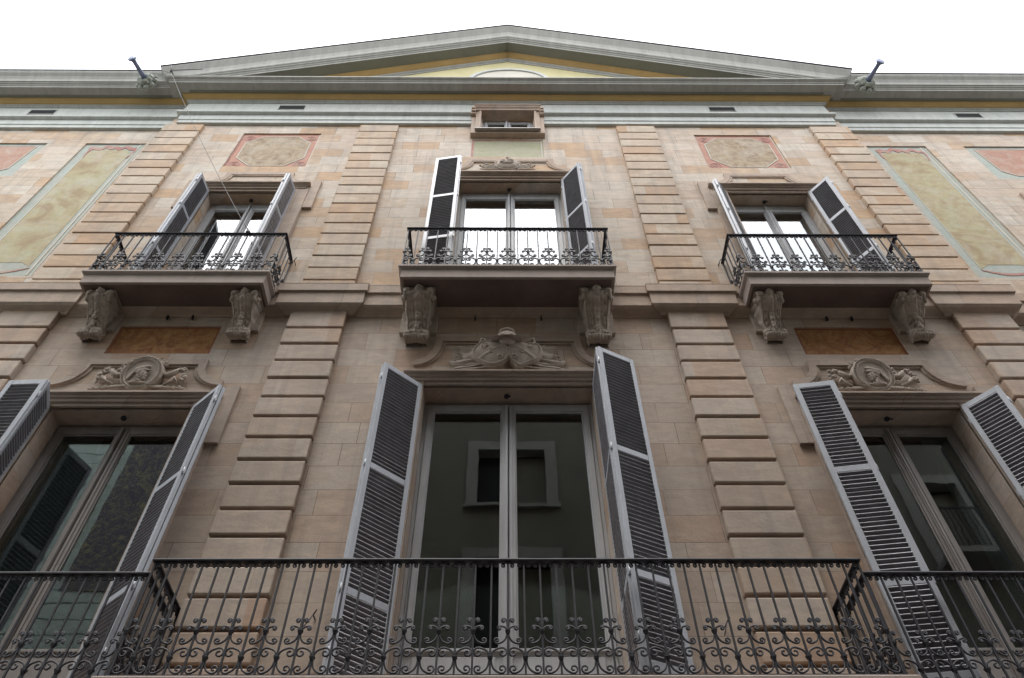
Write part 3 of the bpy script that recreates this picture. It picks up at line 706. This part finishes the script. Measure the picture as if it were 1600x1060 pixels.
# upper balconies
for key, X0, X1, p, n, ns, cor, lab in (('UC', -1.475, 1.475, .60, 20, 4, ((-1.215, .40), (1.215, .40)), 'upper central balcony'),
                               ('UL', -5.86, -3.33, .50, 18, 4, ((-5.57, .34), (-3.60, .34)), 'upper left balcony'),
                               ('UR', 3.33, 5.86, .50, 18, 4, ((3.60, .34), (5.57, .34)), 'upper right balcony')):
    bal = empty('balcony', B, label=lab+' on carved stone brackets')
    sb = MB(); slab(bal, X0-.02, X1+.02, p+.05, 10.50, 10.765, M['slab'])
    railing(bal, X0, X1, p, 10.785, 1.05, n, ns)
    for i, (xc, w_) in enumerate(cor): corbel(bal, xc, w_, 10.49, 9.76 if key == 'UC' else 9.84, .46 if key == 'UC' else .40, hash(key) % 7+i+3 if False else i+len(lab))
    hk = MB()
    cx = (X0+X1)/2
    for dx in (-.45, .47) if key == 'UC' else (-.13, .22):
        hk.obox((cx+dx, -.03, 10.36), (.009, 0, 0), (0, .02, 0), (0, 0, .035))
    hk.build('hook', M['iron'], bal)
# lower balconies
bal = empty('balcony', B, label='wide lower central balcony with scrolled iron railing')
slab(bal, -3.12, 3.12, .86, 4.44, 4.69, M['slab']); railing(bal, -3.055, 3.055, .78, 4.72, 1.06, 44, 6, individual=True)
for i, xc in enumerate((-2.6, -.9, .9, 2.6)): corbel(bal, xc, .4, 4.49, 3.8, .55, i)
for s in (-1, 1):
    bal = empty('balcony', B, label=('left' if s < 0 else 'right')+' lower balcony cut by the edge of the photo')
    xa, xb = sorted((s*3.175, s*6.1))
    slab(bal, xa-.02, xb+.02, .66, 4.44, 4.69, M['slab']); railing(bal, xa, xb, .59, 4.72, 1.06, 22, 4, individual=True)
    for i, xc in enumerate((s*3.6, s*5.7)): corbel(bal, xc, .36, 4.49, 3.8, .45, i+9)

# ------------------------------------------------------------------ painted panels
def rect(x0, x1, z0, z1): return [(x0, z0), (x1, z0), (x1, z1), (x0, z1)]
def loop(mb, pts, wd, p0, p1):
    n = len(pts); c = Vector((sum(p[0] for p in pts)/n, sum(p[1] for p in pts)/n))
    a = list(pts)+[pts[0]]; b = [tuple(c+(Vector(p)-c)*(1-wd/(Vector(p)-c).length)) for p in pts]; b.append(b[0])
    mb.strip(a, b, p0, p1)
for cx in (-4.565, 4.585):
    fp = empty('fresco_panel', B, label='octagonal tan fresco in a pink border')
    x0, x1, z0, z1 = cx-.785, cx+.785, 15.18, 16.70
    q = MB(); q.prism(rect(x0, x1, z0, z1), -.05, -.028); q.build('border', M['pink'], fp)
    oc = [(x0+.13, z0+.42), (x0+.45, z0+.07), (x1-.45, z0+.07), (x1-.13, z0+.42), (x1-.13, z1-.42), (x1-.42, z1-.12), (x0+.42, z1-.12), (x0+.13, z1-.42)]
    q = MB(); q.prism(oc, -.05, -.024); q.build('painted_scene', M['tan'], fp)
    q = MB(); loop(q, oc, .022, -.05, -.020)
    q.box(x1-.03, x1-.012, .022, .05, z0, z1); q.build('painted_line', M['white'], fp)
    q = MB()
    for sx in (x0+.17, x1-.17):
        for sz in (z0+.15, z1-.2):
            for r0, r1 in ((.115, .095), (.065, .045)): q.strip(oval(sx, sz, r0, r0*.95, 20), oval(sx, sz, r1, r1*.95, 20), -.05, -.022)
            q.prism(oval(sx, sz, .022, .022, 10)[:-1], -.05, -.022)
    q.box(x0+.008, x0+.03, .022, .05, z0, z1)
    q.build('painted_scroll', M['pinkdk'], fp)
fp = empty('fresco_panel', B, label='plain sage panel under the attic window')
q = MB(); q.prism(rect(-.71, .71, 15.62, 16.42), -.04, -.014); q.build('painted_field', M['sage'], fp)
q = MB(); q.box(-.71, -.665, .008, .03, 15.62, 16.42); q.box(-.665, .66, .008, .03, 16.385, 16.42); q.build('painted_line', M['pinkdk'], fp)
q = MB(); q.box(.665, .685, .007, .03, 15.62, 16.40); q.build('painted_line', M['white'], fp)
for x0 in (-5.31, 3.95):
    fp = empty('fresco_panel', B, label='dark brown fresco under the side balcony')
    x1 = x0+1.38
    q = MB(); q.prism(rect(x0, x1, 9.60, 10.195), -.05, -.024); q.build('painted_scene', M['brown'], fp)
    q = MB(); ring(q, x0, x1, 9.60, 10.195, .035, .03, .03, -.05, -.018); q.build('border', M['browned'], fp)
rnd = random.Random(3)
for s in (-1, 1):
    a = lambda u, v: (min(s*u, s*v), max(s*u, s*v))
    fp = empty('fresco_panel', B, label='tall yellow fresco in a pale green border')
    x0, x1 = a(7.27, 8.48); z0, z1 = 11.62, 16.46
    q = MB(); q.prism(rect(x0, x1, z0, z1), -WP-.05, -WP-.028); q.build('border', M['mint'], fp)
    xi0, xi1 = x0+.19, x1-.19
    cl = .22
    pl = [(xi0, z0+.30), (xi0+.16, z0+.42), (xi1-.16, z0+.42), (xi1, z0+.30), (xi1, z1-.38), (xi1-.1, z1-.27), (xi0+.1, z1-.27), (xi0, z1-.38)]
    q = MB(); q.prism(pl, -WP-.05, -WP-.024); q.build('painted_scene', M['olive'], fp)
    # pink ribbons with a wavy outline
    q = MB(); top = [(xi0-.05+i*(xi1-xi0+.1)/24, z1-.15+.055*sin(i*.9)*sin(i*.26)+.05*sin(pi*i/24)) for i in range(25)]
    bot = [(x, z-.10-.05*abs(sin(i*.7))) for i, (x, z) in enumerate(top)]
    q.strip(top, bot, -WP-.05, -WP-.019)
    for sg, xe in ((-1, xi0-.02), (1, xi1+.02)):
        l1 = [(xe+sg*(.02*sin(i*.5)), z1-.24-i*.05) for i in range(9)]; l2 = [(x+(.055-.005*i), z) for i, (x, z) in enumerate(l1)]
        q.strip(l1, l2, -WP-.05, -WP-.017)
    top = [(xi0-.02+i*(xi1-xi0+.04)/24, z0+.27-.10*sin(pi*i/24)) for i in range(25)]
    bot = [(x, z-.02-.045*sin(pi*i/24)) for i, (x, z) in enumerate(top)]
    q.strip(top, bot, -WP-.05, -WP-.021); q.build('painted_ribbon', M['pinkdk'], fp)
    q = MB(); xr = x1-.13; q.box(xr, xr+.03, WP+.02, WP+.05, z0+.05, z1-.02); q.box(x1-.05, x1-.035, WP+.02, WP+.05, z0, z1); q.box(xi0-.02, xi0-.005, WP+.021, WP+.05, z0+.3, z1-.4)
    q.build('painted_line', M['white'], fp)
    fp = empty('fresco_panel', B, label='red fresco at the edge of the photo')
    x0, x1 = a(9.25, 11.9); z0, z1 = 15.0, 16.46
    q = MB(); q.prism(rect(x0, x1, z0, z1), -WP-.05, -WP-.030); q.build('border', M['mint'], fp)
    pl = [(s*9.42, z1-.1), (s*9.50, z0+.36), (s*9.72, z0+.17), (s*11.7, z0+.17), (s*11.7, z1-.1)]
    q = MB(); q.prism(pl, -WP-.05, -WP-.024); q.build('painted_scene', M['red'], fp)
    q = MB(); loop(q, pl, .02, -WP-.05, -WP-.020); q.build('painted_line', M['white'], fp)

# ------------------------------------------------------------------ carved reliefs over the doors
def garland(mb, pts, r, n, rnd):
    pts = [Vector(p) for p in pts]
    for i in range(n):
        t = i/(n-1)*(len(pts)-1); k = min(int(t), len(pts)-2); c = pts[k].lerp(pts[k+1], t-k)
        for _ in range(3):
            o = Vector((rnd.gauss(0, r*.45), -abs(rnd.gauss(0, r*.35)), rnd.gauss(0, r*.45))); q = r*rnd.uniform(.38, .62)
            mb.ell(c+o, (q, q*.9, q), nu=7, nv=5)
def medallion(cx, cz, s):
    rnd = random.Random(5+s); R_ = .355; tilt = radians(12); zt_ = radians(4*s)
    rel = empty('medallion', B, label='round stone medallion with a helmeted head above the '+('lower left door' if s < 0 else 'lower right door'))
    Rm = Matrix.Rotation(zt_, 3, 'Z') @ Matrix.Rotation(tilt, 3, 'X')
    C_ = Vector((cx, -.13, cz))
    T = lambda x, d, z: C_+Rm @ Vector((x, -d, z))
    disc = MB()
    pr = [(0, .012), (R_*.76, .012), (R_*.79, .03), (R_*.83, .035), (R_*.85, .025), (R_*.95, .025), (R_*.97, .038), (R_, .032), (R_*1.01, .0), (R_*1.0, -.10), (R_*.9, -.14), (0, -.14)]
    K = 56; vs = [T(r*cos(2*pi*j/K), d, r*sin(2*pi*j/K)) for r, d in pr for j in range(K)]
    disc.add(vs, [(i*K+j, i*K+(j+1) % K, (i+1)*K+(j+1) % K, (i+1)*K+j) for i in range(len(pr)-1) for j in range(K)], False)
    for j in range(52):
        a = 2*pi*j/52; disc.ell(T(R_*.90*cos(a), .028, R_*.90*sin(a)), (.0125, .0125, .0125), nu=6, nv=4)
    disc.scale((cx, 0, cz), .74); disc.build('disc', M['relief'], rel)
    f = s*-1   # faces the right on the left medallion, left on the right one
    h = MB(); E = lambda x, z, rx, rz, d=.02, dep=.035, an=0: h.ell(T(f*x, d, z), (rx, dep, rz), Rm @ Matrix.Rotation(an*f, 3, 'Y'), nu=16, nv=10)
    E(.02, -.02, .095, .115); E(.07, -.055, .05, .075); E(.115, -.03, .022, .018, an=.5); E(.095, -.085, .03, .013); E(.075, -.12, .035, .03)
    E(-.01, .055, .125, .075, an=-.12); E(.10, .045, .085, .014, .035, .02, an=.12); E(-.01, .10, .15, .035, .025, .03, an=-.25)
    E(-.03, -.14, .05, .07); E(-.02, -.20, .17, .03, an=.12); E(-.05, -.185, .12, .022, .03, .03, an=-.2)
    for k in range(16): E(-.02-.012*(k % 4)+rnd.gauss(0, .008), .03-.016*k, .018, .015, .045, .018)
    for k in range(9): E(-.10-.014*k, .09-.024*k, .04, .017, .022, .022, an=.9)
    E(.055, -.01, .012, .006, .055, .008)
    h.scale((cx, 0, cz), .74); h.build('carved_head', M['relief'], rel)
    g_ = MB()
    garland(g_, [(cx-s*.28, -.09, cz+.30), (cx, -.08, cz+.40), (cx+s*.26, -.10, cz+.33), (cx+s*.40, -.10, cz+.10)], .06, 22, rnd)
    for k in range(7): g_.ell((cx-.30+.1*k, -.09, cz+.38-.13*(abs(k-3)/3)**2+rnd.gauss(0, .01)), (.045, .035, .04), nu=8, nv=6, fn=lambda d: 1+.25*sin(d.x*9+k))
    for sd_ in (-1, 1):
        pts = [(cx+sd_*.36, -.07, cz+.03), (cx+sd_*.44, -.10, cz-.02), (cx+sd_*.52, -.10, cz+.06), (cx+sd_*.58, -.09, cz+.14), (cx+sd_*.66, -.08, cz+.12), (cx+sd_*.71, -.07, cz+.0), (cx+sd_*.72, -.06, cz-.10)]
        g_.tube(pts[:4], .04, 8, rr=[.05, .055, .05, .035]); garland(g_, pts[3:], .055, 16, rnd)
        # crossed horns and torches at the foot
        g_.tube([(cx+sd_*.15, -.06, cz-.20), (cx+sd_*.62, -.06, cz-.30)], .02, 8, rr=[.022, .03]); g_.tube([(cx+sd_*.2, -.09, cz-.27), (cx+sd_*.80, -.06, cz-.315)], .02, 8, rr=[.02, .028])
        for k in range(4): g_.ell((cx+sd_*(.42+.1*k), -.08, cz-.285-.006*k), (.022, .035, .04), nu=8, nv=6)
        if sd_ == -s*1: pass
        g_.tube([(cx+sd_*.42, -.09, cz-.22), (cx+sd_*.56, -.11, cz-.17), (cx+sd_*.62, -.12, cz-.14)], .03, 10, rr=[.02, .032, .075])
    g_.scale((cx, 0, cz), .74); g_.build('garland', M['relief'], rel)
medallion(-4.59, 9.08, -1); medallion(4.62, 9.07, 1)

def trophy():
    rel = empty('trophy_relief', B, label='stone trophy of arms with helmet and two shields above the central door')
    cx, zb = 0.0, 9.26
    for s in (-1, 1):
        sh = MB(); c0 = Vector((cx+s*.25, -.15, zb+.25)); an = s*.32
        def fn(u, v, s=s):
            a = 2*pi*v; r = u
            if s < 0: ox, oz = .30*(1+.05*sin(2*a)), .245*(1+.10*sin(2*a+2.2)+.05*sin(3*a))
            else: ox, oz = .285*(1+.07*sin(3*a+.6)), .235*(1+.14*sin(3*a+1.9)+.07*sin(5*a+.4))
            x, z = r*ox*cos(a), r*oz*sin(a)
            dome = .075*(1-.55*r**2)+.022*math.exp(-((r-.90)/.045)**2)-.03*(r > .96)+.012*math.exp(-((x*.8+z*s*.6)/.02)**2)*(r < .85)
            X_ = x*cos(an)-z*sin(an); Z_ = x*sin(an)+z*cos(an); return (c0.x+X_, c0.y-dome*1.1-Z_*.24+X_*s*.10, c0.z+Z_)
        sh.grid(fn, 26, 72)
        def fe(u, v, fn=fn): x, y, z = fn(1, v); return (x, y*(1-u)+.01*u, z)
        sh.grid(fe, 2, 72)
        for k in range(3):      # carved scrolls on the face
            cxk, czk = c0.x+s*(.10-.12*k), c0.z+.10-.10*k
            sh.tube([(cxk+(.055-.004*t)*cos(t*.75+k), c0.y-.085-(czk-c0.z+(.055-.004*t)*sin(t*.75+k))*.24, czk+(.055-.004*t)*sin(t*.75+k)) for t in range(11)], .010, 6)
        sh.tube([(c0.x+s*.10, -.15, c0.z+.20), (c0.x+s*.17, -.17, c0.z+.27), (c0.x+s*.15, -.18, c0.z+.34), (c0.x+s*.09, -.17, c0.z+.33), (c0.x+s*.09, -.17, c0.z+.28)], .022, 8)
        sh.scale((0, 0, 9.24), .86, .7); sh.build('shield', M['relief'], rel)
        bn = MB()
        for (x0, z0_, x1, z1_, wd, k) in ((.28, .30, .72, .30, .40, 4), (.34, .16, .90, .10, .22, 3), (.22, .44, .60, .46, .18, 2), (.20, .05, .88, .02, .12, 2)):
            def fb(u, v, s=s, x0=x0, z0_=z0_, x1=x1, z1_=z1_, wd=wd, k=k):
                x = x0+(x1-x0)*u; z = z0_+(z1_-z0_)*u; ww = wd*(.8+.4*u)
                return (cx+s*(x+.2*ww*(v-.5)), -(.06+.04*(1-u)+.022*sin(v*k*pi+u*2.2)+.008*sin(u*9+v*5)), zb+z+ww*(v-.5))
            bn.grid(fb, 20, 26)
        for k in (0, 2): bn.tube([(cx+s*.5, -.06, zb+.12+.09*k), (cx+s*(.90-.04*k), -.055, zb+.10+.12*k)], .010, 6)
        for k in range(4): bn.ell((cx+s*(.86-.02*k), -.05, zb+.12+.09*k), (.02, .02, .02), nu=8, nv=6)
        bn.scale((0, 0, 9.24), .82, .62); bn.build('banner', M['relief'], rel)
    hm = MB(); c = Vector((cx-.01, -.27, zb+.52))
    hm.ell(c, (.155, .13, .15), nu=22, nv=14, fn=lambda d: 1+.03*sin(d.z*20))
    def brim(u, v): a = 2*pi*u; r = .8+.62*v; return (c.x+.15*r*cos(a)*1.12, c.y-.13*r*sin(a)-.02, c.z-.045-.05*v-.035*v*sin(a)+.03*v*abs(cos(a)))
    hm.grid(brim, 36, 4)
    def brim2(u, v): x, y, z = brim(u, v); return (x, y, z-.012)
    hm.grid(brim2, 36, 4)
    hm.tube([(c.x-.13, c.y+.02, c.z+.08), (c.x-.09, c.y-.04, c.z+.17), (c.x, c.y-.06, c.z+.205), (c.x+.09, c.y-.04, c.z+.17), (c.x+.13, c.y+.02, c.z+.08)], .022, 8)
    hm.tube([(c.x-.15, c.y, c.z-.02), (c.x-.08, c.y-.125, c.z-.02), (c.x+.08, c.y-.125, c.z-.02), (c.x+.15, c.y, c.z-.02)], .014, 6)
    hm.scale((0, 0, 9.24), .84, .7); hm.build('helmet', M['relief'], rel)
trophy()
def cartouche():
    rel = empty('cartouche_relief', B, label='small oval stone cartouche above the upper central door')
    c = Vector((.0, -.08, 15.18)); mb = MB()
    mb.ell(c, (.27, .085, .235), nu=28, nv=16, fn=lambda d: 1+.03*sin(6*math.atan2(d.z, d.x)))
    mb.tube([(c.x+.29*cos(2*pi*i/40), c.y-.0, c.z+.25*sin(2*pi*i/40)) for i in range(41)], .018, 8)
    for k in range(26):
        a = 2*pi*k/26; mb.ell((c.x+.33*cos(a), -.06, c.z+.285*sin(a)), (.024, .024, .024), nu=7, nv=5)
    mb.ell((c.x, -.09, c.z+.34), (.035, .035, .035), nu=8, nv=6)
    for k, (x, z, rx, rz) in enumerate(((-.1, .07, .06, .05), (.06, .08, .09, .045), (.0, -.02, .16, .03), (0, -.07, .13, .03), (.05, .12, .06, .03), (-.14, .0, .05, .05))):
        mb.ell((c.x+x, c.y-.075, c.z+z), (rx, .035, rz), nu=12, nv=8)
    mb.scale((0, 0, 15.08), .8); mb.build('shield', M['relief'], rel)
    for s in (-1, 1):
        bn = MB()
        for k in range(4):
            zz = c.z-.20+.05*k
            bn.tube([(c.x+s*.22, -.05, zz-.03), (c.x+s*.42, -.06, zz-.01+.02*k), (c.x+s*(.64-.03*k), -.05, zz+.03+.05*k)], .02, 7, rr=[.03, .026, .014])
        for k in range(6): bn.ell((c.x+s*(.50+.045*(k % 4)), -.06, c.z-.17+.05*k), (.03, .03, .022), nu=7, nv=5)
        bn.scale((0, 0, 15.08), .8); bn.build('palm_branch', M['relief'], rel)
cartouche()

# ------------------------------------------------------------------ rain spouts on the wing cornice
for s, lab in ((-1, 'left'), (1, 'right')):
    sp = empty('rain_spout', B, label='trumpet-shaped rain spout on the '+lab+' cornice')
    a = Vector((s*7.70, -.56, 18.14)); b = Vector((s*7.80, -1.06, 18.02)); d = (b-a).normalized()
    tb = MB(); tb.tube([a-d*.05, a+d*.2, a+d*.42, b-d*.05, b, b+d*.012], .04, 14, rr=[.062, .048, .043, .046, .095, .098]); tb.build('pipe', M['zinc'], sp)
    rs = MB(); rn = random.Random(4)
    U_ = d.orthogonal().normalized(); V_ = d.cross(U_)
    for k in range(9):
        an = 2*pi*k/9
        for r, q in ((.11, .07), (.19, .058)):
            c = a+(U_*cos(an+r*5)+V_*sin(an+r*5))*r+d*(.02 if r < .12 else -.05)
            rs.ell(c, (q, q, q*.8), nu=9, nv=7, fn=lambda dd: 1+.22*sin(dd.x*8+dd.z*9+k))
            rs.tube([c+U_*cos(t*.8)*.045*(1-t/9)+V_*sin(t*.8)*.045*(1-t/9)+d*.03 for t in range(8)], .012, 5)
    rs.tube([a-d*.12, a+d*.03], .13, 16, rr=[.2, .09]); rs.build('rosette', M['plaster'], sp)
# shutter stays on the wall
for x, z in ((-3.25, 11.75), (3.25, 11.75), (-3.42, 5.62), (2.0, 5.62), (-1.78, 5.7)):
    q = MB(); q.tube([(x, .0, z), (x, -.10, z-.01), (x+.03, -.12, z+.03)], .007, 6); q.tube([(x, -.10, z-.01), (x-.06, -.13, z-.16)], .005, 6); q.build('shutter_stay', M['iron'], B)

# ------------------------------------------------------------------ cables
def cable(pts, r, label):
    mb = MB(); mb.tube(pts, r, 6); o = mb.build('cable', M['cable']); o['label'] = label; o['category'] = 'cable'; o['group'] = 'thin cables strung across the facade'; return o
def sag(a, b, s, n=16): a, b = Vector(a), Vector(b); return [a.lerp(b, i/n)-Vector((0, 0, s*4*(i/n)*(1-i/n))) for i in range(n+1)]
cable(sag((-11.4, -1.0, 22.7), (-7.83, -1.0, 18.12), .05)+sag((-7.8, -1.0, 18.1), (-7.18, -.66, 18.28), .03)[1:], .0042, 'thin overhead cable running up into the sky from the left rain spout')
cable(sag((-7.18, -.70, 18.28), (-3.90, -.53, 11.87), .12), .0045, 'thin slack cable hanging from the cornice corner to the upper left balcony rail')
q = MB(); q.tube([(-7.16, -.62, 18.30), (-7.18, -.72, 18.30), (-7.25, -.74, 18.55)], .010, 6); q.tube([(-7.18, -.72, 18.30), (-6.6, -.66, 18.55)], .008, 6)
q.ell((-7.18, -.70, 18.29), (.03, .03, .03), nu=8, nv=6); q.build('cable_bracket', M['iron'], B)
q = MB(); q.ell((-3.90, -.52, 11.85), (.035, .035, .05), nu=10, nv=8); q.tube([(-3.90, -.52, 11.87), (-3.93, -.53, 11.95)], .012, 6); q.build('cable_clamp', M['iron'], B)

# ================================================================== OPPOSITE BUILDING (seen only mirrored in the glass)
O = empty('opposite_building', loc=(0, 0, 0), label='plain rendered building across the street, mirrored in the window glass', cat='building')
OY = -7.6
ow = [(-.72, .98, 13.95, 15.75), (-.72, .98, 10.2, 12.4), (9.9, 11.1, 12.2, 14.6), (-5.0, -3.6, 13.95, 15.75)]
mb = MB(); xs = sorted({-16, 16, *[v for h in ow for v in h[:2]]}); zs = sorted({0, 18.3, *[v for h in ow for v in h[2:]]})
for i in range(len(xs)-1):
    for j in range(len(zs)-1):
        cx, cz = (xs[i]+xs[i+1])/2, (zs[j]+zs[j+1])/2
        if any(h[0] < cx < h[1] and h[2] < cz < h[3] for h in ow): continue
        mb.add([(xs[i], OY, zs[j]), (xs[i], OY, zs[j+1]), (xs[i+1], OY, zs[j+1]), (xs[i+1], OY, zs[j])], [(0, 1, 2, 3)])
mb.box(-16, 16, OY-8, OY-.4, 0, 18.29)
mb.build('wall', M['opp'], O)
for h in ow:
    wn = empty('window', O)
    mb = MB()
    a, b, c, d = h
    mb.box(a-.28, a, OY-.3, OY+.04, c-.05, d+.28); mb.box(b, b+.28, OY-.3, OY+.04, c-.05, d+.28); mb.box(a, b, OY-.3, OY+.04, d, d+.28); mb.box(a-.32, b+.32, OY-.3, OY+.12, c-.14, c-.05)
    mb.build('frame', M['opptrim'], wn)
    mb = MB(); mb.box(a, b, OY-.34, OY-.3, c-.05, d); mb.build('pane', M['dark'], wn)
    mb = MB(); mb.box(a+(b-a)*.45, b, OY-.29, OY-.26, c-.02, d-.1); mb.build('blind', M['opp'], wn)
mb = MB()
mb.box(-16, 16, OY-.3, OY+.35, 18.3, 18.5); mb.build('string_course', M['opptrim'], O)
co = MB()
for k in range(28): co.box(-16, -6.2, OY+.002, OY+.05, 8+k*.36, 8.33+k*.36)
for k in range(28): co.box(11.9, 16, OY+.002, OY+.05, 8+k*.36, 8.33+k*.36)  # right-hand courses added out of view to brighten the lower right window's teal reflection
co.build('stone_courses', M['oppteal'], O)
co = MB(); co.box(-9.6, -8.2, OY+.05, OY+.08, 11.5, 16.2); co.build('ornament_panel', M['opporn'], O)
bal = empty('balcony', O); mb = MB(); mb.box(9.6, 11.4, OY, OY+.8, 12.0, 12.15); mb.build('slab', M['opptrim'], bal)
mb = MB()
for k in range(16): mb.box(9.6+k*.12-.01, 9.6+k*.12+.01, OY+.76, OY+.78, 12.15, 13.2)
mb.box(9.58, 11.42, OY+.75, OY+.79, 13.2, 13.24); mb.build('railing', M['iron'], bal)
